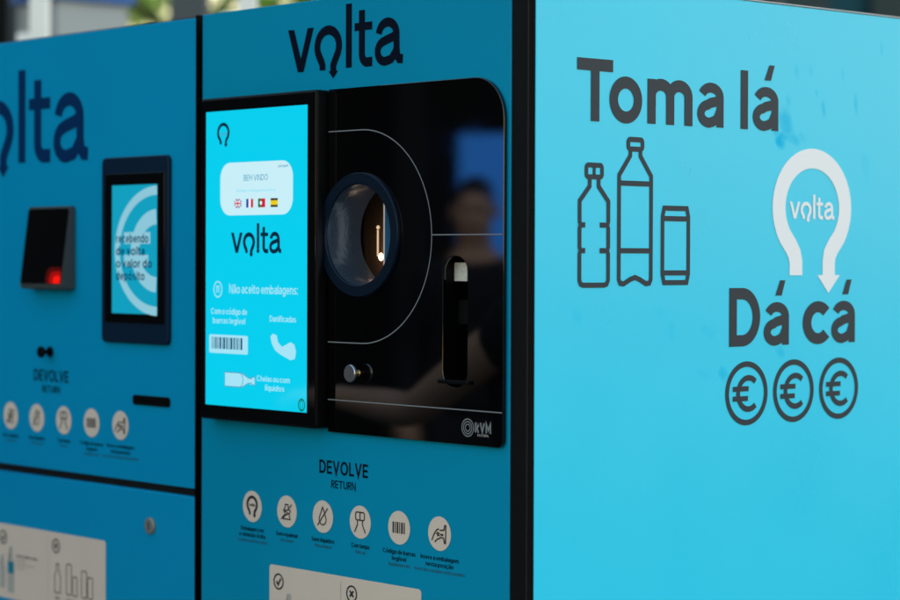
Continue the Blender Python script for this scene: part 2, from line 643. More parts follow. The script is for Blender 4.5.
def volta_logo(P, u, v, H, off, sx=1.0):
    """Wordmark: v, horseshoe arrow o, l, t, a; u left end, v baseline, H height of the l."""
    bm = bmesh.new()
    Q = lambda a, b, o: P(u + a * H * sx, v + b * H, o)
    add_poly(bm, Q, [(0, .697), (.258, 0), (.41, 0), (.669, .694), (.512, .696), (.336, .215), (.16, .693)], off)
    path = [(.90, -.005), (.90, .06), (.872, .13), (.815, .215)] + arc(1.04, .37, .275, .258, 212, -32, 30) + [(1.208, .13), (1.172, .06), (1.172, -.028)]
    add_ribbon(bm, Q, path, .148, off)
    add_poly(bm, Q, [(1.05, -.028), (1.172, -.15), (1.294, -.028)], off)
    add_rect(bm, Q, 1.487, 1.633, 0, 1.005, off)
    add_ribbon(bm, Q, [(1.883, .88), (1.883, .21)] + arc(2.01, .20, .127, .14, 180, 262, 8) + [(2.137, .062)], .146, off)
    add_rect(bm, Q, 1.703, 2.135, .563, .686, off + 6e-5)
    add_ribbon(bm, Q, arc(2.505, .45, .212, .196, 172, 0, 20) + [(2.720, .22), (2.735, .12), (2.78, .066), (2.871, .06)], .142, off)
    add_ribbon(bm, Q, [(2.70, .45), (2.63, .41), (2.46, .37)] + arc(2.44, .20, .172, .155, 105, 280, 18) + [(2.60, .075), (2.70, .19)], .138, off + 6e-5)
    return bm


def horseshoe(P, cx, cy, s, off, bm=None, w=.031):
    """Open ring with an arrow on its right leg; s scales the side panel's size."""
    bm = bm or bmesh.new()
    Q = lambda a, b, o: P(cx + (a - .6254) * s, cy + (b - 1.61) * s, o)
    path = [(.5853, 1.5242), (.5853, 1.545), (.5815, 1.558), (.573, 1.570)] + arc(.6254, 1.631, .0818, .0785, 216, -36, 40) + [(.6775, 1.570), (.6690, 1.558), (.6665, 1.545), (.6665, 1.5242)]
    add_ribbon(bm, Q, path, w, off)
    add_poly(bm, Q, [(.6381, 1.5242), (.6660, 1.4957), (.6945, 1.5242)], off)
    return bm


# ================================================================== SETTING
def paving_material():
    m = mat('paving', (0.075, 0.074, 0.072), 0.8, 0, 0.3, 0.3, 60, 0.25, 2)
    return m


bm = bmesh.new()
vs = [bm.verts.new(p) for p in ((-250, -250, 0), (250, -250, 0), (250, 250, 0), (-250, 250, 0))]
bm.faces.new(vs)
g = obj('ground', bm, paving_material())
g['kind'] = 'structure'


def ray_axes():
    f = Vector((-0.7464, 0.6654, 0)).normalized()
    return f, Vector((f.y, -f.x, 0))


def upright(name, bmf, loc, label, cat, group=None, parts=()):
    pass


def obox(bm, c, ax, w, d, z0, z1, bev=0.0):
    """A box turned to the axis ax (unit vector along its width)."""
    b2 = box(-w / 2, w / 2, -d / 2, d / 2, z0, z1, bev=bev)
    ang = math.atan2(ax[1], ax[0])
    bmesh.ops.rotate(b2, verts=b2.verts, matrix=Matrix.Rotation(ang, 3, 'Z'))
    bmesh.ops.translate(b2, verts=b2.verts, vec=(c[0], c[1], 0))
    me = bpy.data.meshes.new('t')
    b2.to_mesh(me)
    b2.free()
    bm.from_mesh(me)
    bpy.data.meshes.remove(me)
    return bm


FW, RT = ray_axes()
CAMXY = Vector((2.3169, -2.2101, 0))


def bgp(t, lat):
    """A point t metres in front of the camera's place and lat to the right, on the ground."""
    return CAMXY + FW * t + RT * lat


M['white_paint'] = mat('white_paint', (0.90, 0.90, 0.90), 0.4, 0, 0.5, 0.1, 40, 0.05, 8)
M['grey_paint'] = mat('grey_paint', (0.30, 0.33, 0.36), 0.5, 0, 0.5, 0.1, 40, 0.06, 8)
M['steel_grey'] = mat('slate_paint', (0.028, 0.040, 0.055), 0.5, 0, 0.4, 0.1, 40, 0.15, 8)
M['dark'] = mat('dark_cladding', (0.005, 0.0055, 0.0065), 0.7, 0, 0.12, 0.2, 30, 0.4, 3)
M['pilaster'] = mat('pilaster_paint', (0.012, 0.014, 0.018), 0.6, 0, 0.2)
M['blue_paint'] = mat('blue_paint', (0.015, 0.11, 0.42), 0.45, 0, 0.5, 0.1, 40, 0.1, 6)
M['blue_glow'] = glow('blue_glow', (0, 140, 255), 2.6)  # emission added so the blue board mirrors brightly
M['teal_glass'] = mat('teal_cladding', (0.004, 0.055, 0.080), 0.5, 0, 0.15, 0.1, 10, 0.5, 1.2)
M['teal_dark'] = mat('teal_window', (0.003, 0.028, 0.042), 0.3, 0, 0.25, 0.1, 10, 0.5, 1.5)
M['concrete'] = mat('concrete', (0.085, 0.095, 0.105), 0.75, 0, 0.3, 0.4, 30, 0.15, 3)
M['bark'] = mat('bark', (0.06, 0.045, 0.03), 0.9, 0, 0.2, 0.6, 20, 0.4, 6)
M['leaf'] = mat('leaf', (0.10, 0.15, 0.03), 0.5, 0, 0.4, 0, 0, 0.5, 1.5)
M['leaf_bright'] = mat('leaf_bright', (0.14, 0.22, 0.03), 0.5, 0, 0.4, 0, 0, 0.5, 1.5)
for k in ('leaf', 'leaf_bright'):
    nt = M[k].node_tree
    pb = nt.nodes['Principled BSDF']
    tr = nt.nodes.new('ShaderNodeBsdfTranslucent')
    tr.inputs[0].default_value = (0.42, 0.68, 0.10, 1)
    ms = nt.nodes.new('ShaderNodeMixShader')
    ms.inputs[0].default_value = 0.5
    nt.links.new(pb.outputs[0], ms.inputs[1])
    nt.links.new(tr.outputs[0], ms.inputs[2])
    nt.links.new(ms.outputs[0], nt.nodes['Material Output'].inputs[0])


def canopy_post(t, lat, label, foot, zf):
    c = bgp(t, lat)
    r = empty('canopy_post', c, label, 'post', 'white canopy posts behind the machines')
    obj('post_shaft', obox(bmesh.new(), c, RT, .052, .052, .02, 3.1, .004), M['white_paint'], r)
    obj('base_plate', obox(bmesh.new(), c, RT, .16, .16, 0, .018, .003), M['white_paint'], r)
    b = obox(bmesh.new(), c - RT * (.026 + foot / 2), RT, foot, .05, 2.0, zf, .004)
    obj('side_bracket', b, M['white_paint'], r)


canopy_post(6.5, -1.173, 'white square canopy post with a side bracket, before the grey cabinet left of the trees', .035, 2.185)
canopy_post(6.5, -.580, 'white square canopy post with a side bracket, just behind the gap between the two machines', .05, 2.245)

c = bgp(8.2, -1.36)
r = empty('service_cabinet', c, 'pale grey tall metal cabinet with a blue roof band, behind the left machine', 'cabinet')
obj('cabinet_body', obox(bmesh.new(), c, Vector((1, 0, 0)), .26, .3, .02, 2.452, .006), M['grey_paint'], r)
obj('roof_band', obox(bmesh.new(), c, Vector((1, 0, 0)), .30, .34, 2.454, 2.75, .01), M['blue_paint'], r)

c = bgp(9.5, -1.795)
tag(obj('slate_column', obox(bmesh.new(), c, RT, .083, .083, 0, 4.2, .006), M['steel_grey']), 'slate grey steel column between the black column and the white canopy post', 'column')
c = bgp(9.55, -2.00)
tag(obj('black_column', obox(bmesh.new(), c, RT, .30, .13, 0, 4.2, .006), M['dark']), 'wide black column at the far left edge of the view, left of the slate column', 'column')
c = bgp(9.5, -1.09)
tag(obj('concrete_pillar', obox(bmesh.new(), c, RT, .155, .155, 0, 4.2, .006), M['concrete']), 'grey concrete pillar behind the gap between the two machines', 'pillar')

# dark teal building to the right, beyond the wide machine
c = bgp(15.5, 3.6)
r = empty('dark_building', c, 'dark teal clad building seen over the top of the wide side panel', 'building')
ax = (RT * .95 + FW * .2).normalized()
obj('facade', obox(bmesh.new(), c, ax, 5.4, 4.0, 0, 6.5, .02), M['teal_glass'], r)
nrm = Vector((ax.y, -ax.x, 0))
if nrm.dot(FW) > 0:
    nrm = -nrm
for k in range(6):
    p = c + nrm * 2.02 + ax * (-2.2 + k * .88)
    wdw = obj('window', obox(bmesh.new(), p, ax, .62, .06, 2.2, 4.4, .01), M['teal_dark'], r)
    p2 = p + nrm * .034
    obj('mullion', obox(bmesh.new(), p2, ax, .05, .03, 2.2, 4.4), M['concrete'], wdw)
obj('roof_slab', obox(bmesh.new(), c, ax, 5.9, 4.5, 6.503, 6.75, .02), M['concrete'], r)


def tree(t, lat, h, cr, label, leafm, n=2600, z0=1.5, seed=1):
    rnd = random.Random(seed)
    c = bgp(t, lat)
    r = empty('broadleaf_tree', c, label, 'tree', 'trees behind the machines')
    b = bmesh.new()
    add_lathe(b, c, (0, 0, 1), [(.16, 0), (.12, .5), (.10, 1.4), (.085, h * .55), (.04, h * .85)], 12)
    for i in range(9):
        a = rnd.uniform(0, 2 * pi)
        z = rnd.uniform(h * .32, h * .7)
        d = Vector((cos(a), sin(a), rnd.uniform(.35, .9))).normalized()
        add_lathe(b, c + Vector((0, 0, z)), d, [(.05, 0), (.035, cr * .4), (.012, cr * .85)], 7)
    obj('trunk', b, M['bark'], r, smooth=True)
    b = bmesh.new()
    clumps = []
    for i in range(26):
        a = rnd.uniform(0, 2 * pi)
        q = rnd.uniform(.15, 1) ** .6
        zz = rnd.uniform(z0, h)
        k = 1 - abs((zz - (z0 + h) / 2) / ((h - z0) / 2)) ** 2.4 * .6
        clumps.append((c + Vector((cos(a) * cr * q * k, sin(a) * cr * q * k, zz)), rnd.uniform(.28, .55)))
    for i in range(n):
        p, rr = rnd.choice(clumps)
        d = Vector((rnd.gauss(0, 1), rnd.gauss(0, 1), rnd.gauss(0, .8)))
        d = d.normalized() * rr * rnd.uniform(.3, 1.05)
        p = p + d
        s = rnd.uniform(.035, .075)
        e1 = Vector((rnd.gauss(0, 1), rnd.gauss(0, 1), rnd.gauss(0, .7))).normalized()
        e2 = e1.cross(Vector((rnd.gauss(0, 1), rnd.gauss(0, 1), rnd.gauss(0, 1)))).normalized()
        b.faces.new([b.verts.new(p + e1 * s), b.verts.new(p + e2 * s * .5), b.verts.new(p - e1 * s), b.verts.new(p - e2 * s * .5)])
    obj('crown', b, leafm, r)


tree(14.0, -1.58, 4.6, 1.15, 'bright green leafy tree between the grey cabinet and the concrete pillar', M['leaf_bright'], 6000, 1.6, 3)
tree(15.5, -.95, 5.0, 1.2, 'green leafy tree right of the concrete pillar, above the middle machine', M['leaf'], 5000, 1.5, 5)
tree(18.0, -3.6, 5.6, 1.4, 'dark leafy tree beyond the black column at far left', M['leaf'], 3000, 1.5, 8)

# the dark pavilion in front of the machines, seen only in the black acrylic
r = empty('pavilion', (-8.5, -6.5, 0), 'long dark clad pavilion facing the machines, mirrored in the black acrylic', 'building')
obj('cladding', box(-8.9, -8.5, -15, 0.0, 0, 4.6, bev=.01), M['dark'], r)
obj('roof_edge', box(-9.1, -7.3, -15.2, .2, 4.602, 4.85, bev=.02), M['dark'], r)
for k in range(5):
    y = -13 + k * 3
    obj('pilaster', box(-8.498, -8.36, y - .12, y + .12, 0, 4.598, bev=.01), M['pilaster'], r)
c = Vector((-6.45, -6.0, 0))
ax = Vector((.665, -.746, 0))
r = empty('blue_board', c, 'tall blue board with added glow standing before the dark pavilion, mirrored in the acrylic', 'screen')
obj('casing', obox(bmesh.new(), c, ax, .54, .10, .02, 2.24, .01), M['dark'], r)
obj('screen', obox(bmesh.new(), c + Vector((.746, .665, 0)) * .0515, ax, .48, .003, .70, 2.20), M['blue_glow'], r)  # blue face of the board, made to glow for its reflection

# ================================================================== MACHINE with the wide side panel
LB = 'bright blue return machine with large lit screen, black acrylic intake and printed side panel'
B = empty('bottle_return_machine', B_ROOT, LB, 'machine')
ring_c = (-.3610, 1.5845)
# cabinet shell
b = bmesh.new()
add_box(b, -.781, -.768, .024, .95, .06, 1.944)
add_box(b, -.766, -.024, .935, .95, .06, 1.944)
add_box(b, -.766, -.024, .024, .933, 1.93, 1.944)
add_box(b, -.766, -.024, .024, .933, .06, .075)
obj('cabinet', b, M['black'], B)
b = bmesh.new()
add_box(b, -.74, -.04, .06, .90, 0, .058, bev=.004)
obj('plinth', b, M['rubber'], B)
hole = arc(ring_c[0], ring_c[1], .088, .088, 0, 360, 48)[:-1]
slot = rrect(-.1702, -.1168, 1.3620, 1.5523, .024, 7)
slot_in = rrect(-.1755, -.1115, 1.3570, 1.5575, .003, 3)
front = plate([(-.782, .075), (-.0345, .075), (-.0345, 1.952), (-.782, 1.952)], [hole, slot_in], FR, -.018, 0, .0012)
obj('front_panel', front, M['front'], B)
# corner post and gasket
b = box(-.0325, -.0002, 0.0, .0030, .06, 1.953, bev=.0008)
obj('corner_post', b, M['post'], B)
obj('corner_gasket', box(-.0300, -.0004, .0032, .0150, .06, 1.950), M['rubber'], B)
# side panel
obj('side_panel', box(-.020, 0, .0155, .945, .075, 1.9475, bev=.0010), M['side'], B)
obj('edge_trim', box(-.0205, .0012, .0155, .945, 1.948, 1.9503, bev=.0007), M['trim'], B)

# black acrylic fascia
fo = rrect(-.4385, -.0405, 1.2795, 1.8095, (0.0, .012, .062, 0.0), 10)
fas = obj('acrylic_fascia', plate(fo, [hole, slot], FR, .0008, .007, .0008), M['gloss'], B)
e = .0074
b = bmesh.new()
RC, RZ, RRr = -.3575, 1.5815, .1625
add_ribbon(b, FR, [(-.4380, RZ + RRr), (RC - .02, RZ + RRr)] + arc(RC, RZ, RRr, RRr, 90, -90, 60) + [(RC - .02, RZ - RRr), (-.4380, RZ - RRr)], .0016, e)
add_ribbon(b, FR, [(RC + RRr + .001, 1.5835), (-.0425, 1.5835)], .0016, e)
add_ribbon(b, FR, [(-.4380, 1.3300), (-.0425, 1.3300)], .0016, e)
obj('engraved_line', b, M['line'], fas)

# intake ring, drum, cavity
b = bmesh.new()
o0 = (ring_c[0], 0, ring_c[1])
add_lathe(b, o0, (0, -1, 0), [(.0865, -.02), (.0948, .0072), (.0948, .011), (.0936, .0128), (.0785, .0128), (.0768, .0115), (.0766, .0090)], 72)
obj('intake_ring', b, M['ring'], B, smooth=False)
b = bmesh.new()
add_lathe(b, o0, (0, -1, 0), [(.0766, .0089), (.0764, .0060), (.0764, -.0560), (.0775, -.0580)], 72)
dr = obj('intake_drum', b, M['drum'], B, smooth=True)
obj('drum_fill', box(ring_c[0] + .0660, ring_c[0] + .0690, .012, .050, ring_c[1] - .030, ring_c[1] + .004, bev=.0008), M['cool_fill'], dr)  # added hidden light, stands in for bright surroundings reflected in the drum
b = bmesh.new()
add_lathe(b, o0, (0, -1, 0), [(.0780, -.0585), (.16, -.0590), (.16, -.36)], 48, cap1=True)
cav = obj('intake_chamber', b, M['plastic'], B, smooth=False)
obj('light_guide', box(-.3900, -.3875, .064, .092, 1.525, 1.640), M['lamp_dim'], cav)
obj('lamp', box(-.4712, -.4694, .119, .1208, 1.552, 1.594), M['lamp'], cav)
b = bmesh.new()
add_lathe(b, (-.4702, .1202, 1.598), (0, 0, 1), [(.0008, -.003), (.002, -.002), (.0028, 0), (.002, .002), (.0008, .003)], 16, True, True)
obj('lamp_tip', b, M['lamp'], cav, smooth=True)
obj('glass_gate', box(-.3870, -.3855, .064, .15, 1.500, 1.66), M['gate'], cav)
obj('sensor_bar', box(-.535, -.487, .150, .152, 1.579, 1.5825), M['line'], cav)
b = bmesh.new()
add_lathe(b, (-.460, .118, 1.551), (0, 0, 1), [(.001, -.006), (.003, -.004), (.004, 0), (.003, .004), (.001, .006)], 16, True, True)
obj('bulb', b, M['bulb'], cav, smooth=True)
obj('back_plate', box(-.545, -.388, .132, .135, 1.49, 1.66, bev=.001), M['tan'], cav)

# reading slot
b = bmesh.new()
add_box(b, -.1725, -.1145, -.0006, .062, 1.3595, 1.5550)
bmesh.ops.delete(b, geom=[f for f in b.faces if f.normal.y < -.5 or f.calc_center_median().y < .01], context='FACES')
rs = obj('reading_slot', b, M['plastic'], B)
obj('scanner_head', box(-.1720, -.1440, .0165, .030, 1.5155, 1.5430, bev=.001), M['sensor'], rs)
obj('slot_shelf', box(-.1745, -.1085, -.0135, .03, 1.3665, 1.3725, bev=.0015), M['plastic'], rs)
obj('slot_divider', box(-.1712, -.1158, .024, .058, 1.452, 1.488, bev=.001), M['post'], rs)

# stud
b = bmesh.new()
add_lathe(b, (-.3640, -.0072, 1.3735), (0, -1, 0), [(.0052, 0), (.0042, .002), (.0042, .0125)], 24)
st = obj('stud', b, M['brass'], B, smooth=True)
b = bmesh.new()
add_lathe(b, (-.3640, -.0072, 1.3735), (0, -1, 0), [(.0042, .0126), (.0125, .0126), (.0135, .0135), (.0135, .0168), (.0125, .0180)], 40, True, True)
obj('stud_head', b, M['steel'], st)

# maker's mark
b = bmesh.new()
cx, cz = -.1148, 1.3048
for k, rr in enumerate((.0125, .0088, .0050)):
    add_ribbon(b, FR, arc(cx, cz, rr, rr, 0, 360, 36)[:-1], .0016, e, True)
b2 = text('RVM', FR, -.0995, 1.2988, .0145, e, .22, .13, .0345, 'l')
me_ = bpy.data.meshes.new('t')
b2.to_mesh(me_)
b.from_mesh(me_)
b2.free()
obj('maker_mark', b, M['line'], fas)
obj('maker_subline', text('SYSTEMS', FR, -.0825, 1.2935, .0034, e, .2, .3), M['label_grey'], fas)

# display housing
HY = .0265
scr = obj('display_housing', plate(rrect(-.7495, -.4415, 1.2845, 1.8090, .006, 4), [], FR, .0006, HY, .003), M['plastic'], B)
sg = obj('display_glass', plate(rrect(-.7460, -.4445, 1.2880, 1.8055, .004, 4), [], FR, HY + .0001, HY + .0011, .0003), M['bezel'], scr)
s0 = HY + .0016
b = bmesh.new()
add_rect(b, FR, -.7320, -.4640, 1.3085, 1.7865, s0)
panel = obj('display_screen', b, M['scr'], scr)
s1, s2, s3 = s0 + .0003, s0 + .0006, s0 + .0009


def spart(name, bm_, m):
    return obj(name, bm_, M[m], scr)


spart('ring_logo', horseshoe(FR, -.6842, 1.7475, .175, s1), 'scr_mid' if False else 'scr_ink')
spart('logo_caption', text('volta', FR, -.6842, 1.7465, .0062, s1, .15, .1, .021), 'scr_mid')
b = bmesh.new()
add_poly(b, FR, rrect(-.6920, -.5000, 1.6170, 1.7020, .026, 8), s1)
spart('welcome_card', b, 'scr_card')
spart('welcome_text', text('BEM VINDO', FR, -.5963, 1.6720, .0095, s2, .12, .12, .064), 'scr_mid')
spart('language_text', text('português', FR, -.5240, 1.6915, .0045, s2, .16, .12, .026), 'scr_mid')
spart('prompt_text', text('selecione a sua língua para começar', FR, -.5963, 1.6545, .0042, s2, .13, .12, .105), 'scr_pale')


def flag(name, u, cols, horiz=False, extra=None):
    w_, h_ = .0185, .0140
    fl = None
    tot = sum(k for _, k in cols)
    a = 0.0
    b_ = bmesh.new()
    for i, (m_, k) in enumerate(cols):
        if horiz:
            add_rect(b_, FR, u - w_ / 2, u + w_ / 2, 1.636 - h_ / 2 + h_ * a / tot, 1.636 - h_ / 2 + h_ * (a + k) / tot, s2)
        else:
            add_rect(b_, FR, u - w_ / 2 + w_ * a / tot, u - w_ / 2 + w_ * (a + k) / tot, 1.636 - h_ / 2, 1.636 + h_ / 2, s2)
        a += k
    if extra:
        extra(b_, u, w_, h_)
    o_ = obj('flag', b_, None, scr, mats=[M[m_] for m_, _ in cols] + [M['fl_white'], M['fl_red']])
    for p, i in zip(o_.data.polygons, range(len(cols))):
        p.material_index = i
    return o_


def uk(b_, u, w_, h_):
    for k, (ww, mi) in enumerate(((.0044, 1), (.0022, 2))):
        n0 = len(b_.faces)
        o_ = s2 + .0002 * (k + 1)
        add_rect(b_, FR, u - w_ / 2, u + w_ / 2, 1.636 - ww / 2, 1.636 + ww / 2, o_)
        add_rect(b_, FR, u - ww / 2, u + ww / 2, 1.636 - h_ / 2, 1.636 + h_ / 2, o_ + .00005)
        if k == 0:
            add_ribbon(b_, FR, [(u - w_ / 2, 1.636 - h_ / 2), (u + w_ / 2, 1.636 + h_ / 2)], .0024, o_ + .0001)
            add_ribbon(b_, FR, [(u - w_ / 2, 1.636 + h_ / 2), (u + w_ / 2, 1.636 - h_ / 2)], .0024, o_ + .00013)
        b_.faces.ensure_lookup_table()
        for f in list(b_.faces)[n0:]:
            f.material_index = mi


flag('flag', -.6434, [('fl_blue', 1)], extra=uk)
flag('flag', -.6120, [('fl_blue', 1), ('fl_white', 1), ('fl_red', 1)])
def pt(b_, u, w_, h_):
    n0 = len(b_.faces)
    add_disc(b_, FR, u - w_ * .1, 1.636, .0032, s2 + .0002, n=18)
    b_.faces.ensure_lookup_table()
    for f in list(b_.faces)[n0:]:
        f.material_index = 2
flag('flag', -.5803, [('fl_green', 2), ('fl_red', 3)], extra=pt)
flag('flag', -.5476, [('fl_dark', 1), ('fl_yellow', 2), ('fl_dark', 1)], True)
spart('lettering', volta_logo(FR, -.6622, 1.5565, .0470, s1, .985), 'scr_ink')
b = bmesh.new()
add_ribbon(b, FR, arc(-.6982, 1.4972, .0110, .0125, 0, 360, 28)[:-1], .0022, s1, True)
add_ribbon(b, FR, [(-.7010, 1.492), (-.7010, 1.502), (-.6955, 1.502), (-.6955, 1.492)], .0022, s1 + .0001)
spart('warning_icon', b, 'scr_white')
spart('warning_text', text('Não aceito embalagens:', FR, -.5770, 1.4915, .0140, s1, .16, .12, .180), 'scr_white')
spart('barcode_text', text('Com o código de', FR, -.6678, 1.4570, .0095, s1, .17, .12, .098), 'scr_white')
spart('barcode_text', text('barras legível', FR, -.6678, 1.4420, .0095, s1, .17, .12, .088), 'scr_white')
spart('damaged_text', text('Danificadas', FR, -.5250, 1.4480, .0095, s1, .17, .12, .068), 'scr_white')
b = bmesh.new()
add_poly(b, FR, rrect(-.7215, -.6165, 1.3935, 1.4235, .003, 3), s1)
cd = spart('barcode_card', b, 'scr_white')
b = bmesh.new()
x = -.714
rb = random.Random(4)
while x < -.634:
    w_ = rb.choice((.0016, .003, .0048))
    add_rect(b, FR, x, x + w_, 1.4005, 1.4195, s2)
    x += w_ + rb.choice((.0016, .0028))
spart('barcode', b, 'scr_barcode')
b = bmesh.new()
add_poly(b, FR, [(-.557, 1.424), (-.551, 1.429), (-.541, 1.427), (-.537, 1.416), (-.527, 1.409), (-.518, 1.412), (-.505, 1.417), (-.495, 1.413),
                 (-.491, 1.402), (-.494, 1.391), (-.505, 1.3885), (-.518, 1.394), (-.532, 1.397), (-.545, 1.403), (-.553, 1.413)], s1)
spart('crushed_can_icon', b, 'scr_white')
b = bmesh.new()
bo = [(-.6784, 1.3405), (-.6784, 1.3635), (-.632, 1.3635), (-.615, 1.3565), (-.606, 1.3555), (-.604, 1.3585), (-.5965, 1.3585), (-.5965, 1.3455), (-.604, 1.3455), (-.606, 1.3485), (-.615, 1.3475), (-.632, 1.3405)]
add_poly(b, FR, bo, s1)
bi = spart('bottle_icon', b, 'scr_white')
b = bmesh.new()
add_ribbon(b, FR, bo, .0014, s2, True)
add_ribbon(b, FR, arc(-.640, 1.352, .012, .012, -80, 80, 10), .0014, s3)
obj('icon_outline', b, M['scr_mid'], scr)
spart('full_text', text('Cheias ou com', FR, -.5495, 1.3525, .0090, s1, .17, .12, .086), 'scr_white')
spart('full_text', text('líquidos', FR, -.5455, 1.3385, .0090, s1, .17, .12, .050), 'scr_white')
b = bmesh.new()
add_ribbon(b, FR, arc(-.4765, 1.3200, .0078, .0090, 0, 360, 28)[:-1], .0024, s1, True)
add_ribbon(b, FR, arc(-.4765, 1.3200, .0030, .0078, 0, 360, 24)[:-1], .0014, s1 + .0002, True)
spart('globe_icon', b, 'scr_green')

# ---- front print
T0, T1, T2 = .0006, .0012, .0016


def fpart(name, bm_, m, par):
    return obj(name, bm_, M[m], par)


fpart('lettering', volta_logo(FR, -.5494, 1.8413, .0975, T0), 'ink', B)
fpart('heading', text('DEVOLVE', FR, -.4075, 1.2138, .0208, T0, .17, .13, .1185), 'ink', B)
fpart('subheading', text('RETURN', FR, -.4072, 1.1925, .0122, T0, .15, .13, .0595), 'ink', B)


def bottle_outline(cx, z0, w, h):
    q = w / 2
    return [(cx - q, z0), (cx + q, z0), (cx + q, z0 + h * .58), (cx + q * .42, z0 + h * .78), (cx + q * .42, z0 + h), (cx - q * .42, z0 + h), (cx - q * .42, z0 + h * .78), (cx - q, z0 + h * .58)]


def picto(kind, cx, cz, off):
    b_ = bmesh.new()
    w_ = .0020
    if kind == 'ring':
        horseshoe(FR, cx, cz, .155, off, b_, .030)
        b2_ = text('volta', FR, cx, cz + .0005, .0048, off, .2, .1, .016)
        m_ = bpy.data.meshes.new('t')
        b2_.to_mesh(m_)
        b_.from_mesh(m_)
        b2_.free()
    elif kind == 'crush':
        add_ribbon(b_, FR, [(cx - .009, cz - .012), (cx + .009, cz - .012), (cx + .006, cz - .004), (cx + .0095, cz + .001), (cx + .004, cz + .006), (cx + .004, cz + .011),
                            (cx - .004, cz + .011), (cx - .004, cz + .006), (cx - .008, cz + .002), (cx - .004, cz - .004)], w_, off, True)
        add_ribbon(b_, FR, [(cx - .008, cz - .008), (cx + .004, cz - .003), (cx - .005, cz + .001), (cx + .007, cz + .004)], w_, off + .0001)
        add_ribbon(b_, FR, [(cx + .007, cz + .006), (cx + .013, cz + .012)], w_, off + .0002)
        add_ribbon(b_, FR, [(cx - .007, cz - .006), (cx - .014, cz - .013)], w_, off + .0002)
    elif kind == 'drop':
        add_ribbon(b_, FR, [(cx, cz + .015)] + arc(cx, cz - .004, .0085, .0085, 20, -200, 24), w_, off, True)
        add_ribbon(b_, FR, [(cx - .0125, cz - .014), (cx + .0125, cz + .014)], w_, off + .0001)
    elif kind == 'cap':
        add_ribbon(b_, FR, rrect(cx - .0105, cx + .0105, cz + .003, cz + .015, .003, 4), w_, off, True)
        add_ribbon(b_, FR, [(cx, cz + .004), (cx, cz + .014)], w_, off + .0001)
        add_ribbon(b_, FR, [(cx - .006, cz + .002), (cx - .006, cz - .004), (cx - .013, cz - .016)], w_, off + .0001)
        add_ribbon(b_, FR, [(cx + .006, cz + .002), (cx + .006, cz - .004), (cx + .013, cz - .016)], w_, off + .0001)
    elif kind == 'bars':
        x_ = cx - .0145
        for k_ in (.0030, .0018, .0036, .0018, .0036, .0022):
            add_rect(b_, FR, x_, x_ + k_, cz - .0085, cz + .0085, off)
            x_ += k_ + .0024
    else:
        add_ribbon(b_, FR, [(cx - .0165, cz - .011), (cx - .012, cz - .002), (cx - .006, cz + .005), (cx - .001, cz + .007)], w_, off)
        add_ribbon(b_, FR, [(cx - .010, cz - .013), (cx - .004, cz - .008), (cx + .002, cz - .007)], w_, off)
        add_ribbon(b_, FR, [(cx - .005, cz + .002), (cx + .0, cz + .0005), (cx - .006, cz - .0005), (cx + .000, cz - .002), (cx - .005, cz - .0035)], w_, off + .0001)
        add_ribbon(b_, FR, [(cx + .001, cz - .005), (cx + .010, cz - .006), (cx + .0115, cz - .013), (cx + .014, cz - .013), (cx + .0145, cz + .013), (cx + .012, cz + .013), (cx + .0105, cz + .006), (cx + .001, cz + .005)], w_, off + .0002)
        add_ribbon(b_, FR, [(cx + .003, cz - .001), (cx + .009, cz - .0015)], .003, off + .0003)
    return b_


KINDS = ['ring', 'crush', 'drop', 'cap', 'bars', 'hand']
CAPS = [(['Embalagem com', 'o símbolo Volta'], 'Containers with the symbol'), (['Sem espalmar'], 'Not crushed'), (['Sem líquidos'], 'Without liquid'),
        (['Com tampa'], 'With cap'), (['Código de barras', 'legível'], 'Readable barcode'), (['Insere a embalagem', 'nesta posição'], 'Insert the container in this position')]


def icon_row(par, x0, z0, dx, dz=0.0, dark='ink'):
    for i, kd in enumerate(KINDS):
        cx, cz = x0 + dx * i, z0 + dz * i
        b_ = bmesh.new()
        add_disc(b_, FR, cx, cz, .0253, T0, n=48)
        d_ = obj('icon_disc', b_, M['label'], par)
        obj('pictogram', picto(kd, cx, cz, T1), M['label_ink'], d_)
        zz = cz - .0398
        for ln in CAPS[i][0]:
            obj('caption', text(ln, FR, cx, zz, .0066, T0, .17, .12, .0047 * len(ln)), M[dark], par)
            zz -= .0098
        obj('caption', text(CAPS[i][1], FR, cx, zz + .0012, .0050, T0, .13, .12, .0030 * len(CAPS[i][1])), M['ink_grey'], par)


icon_row(B, -.6405, 1.1463, .09148, -.0003)


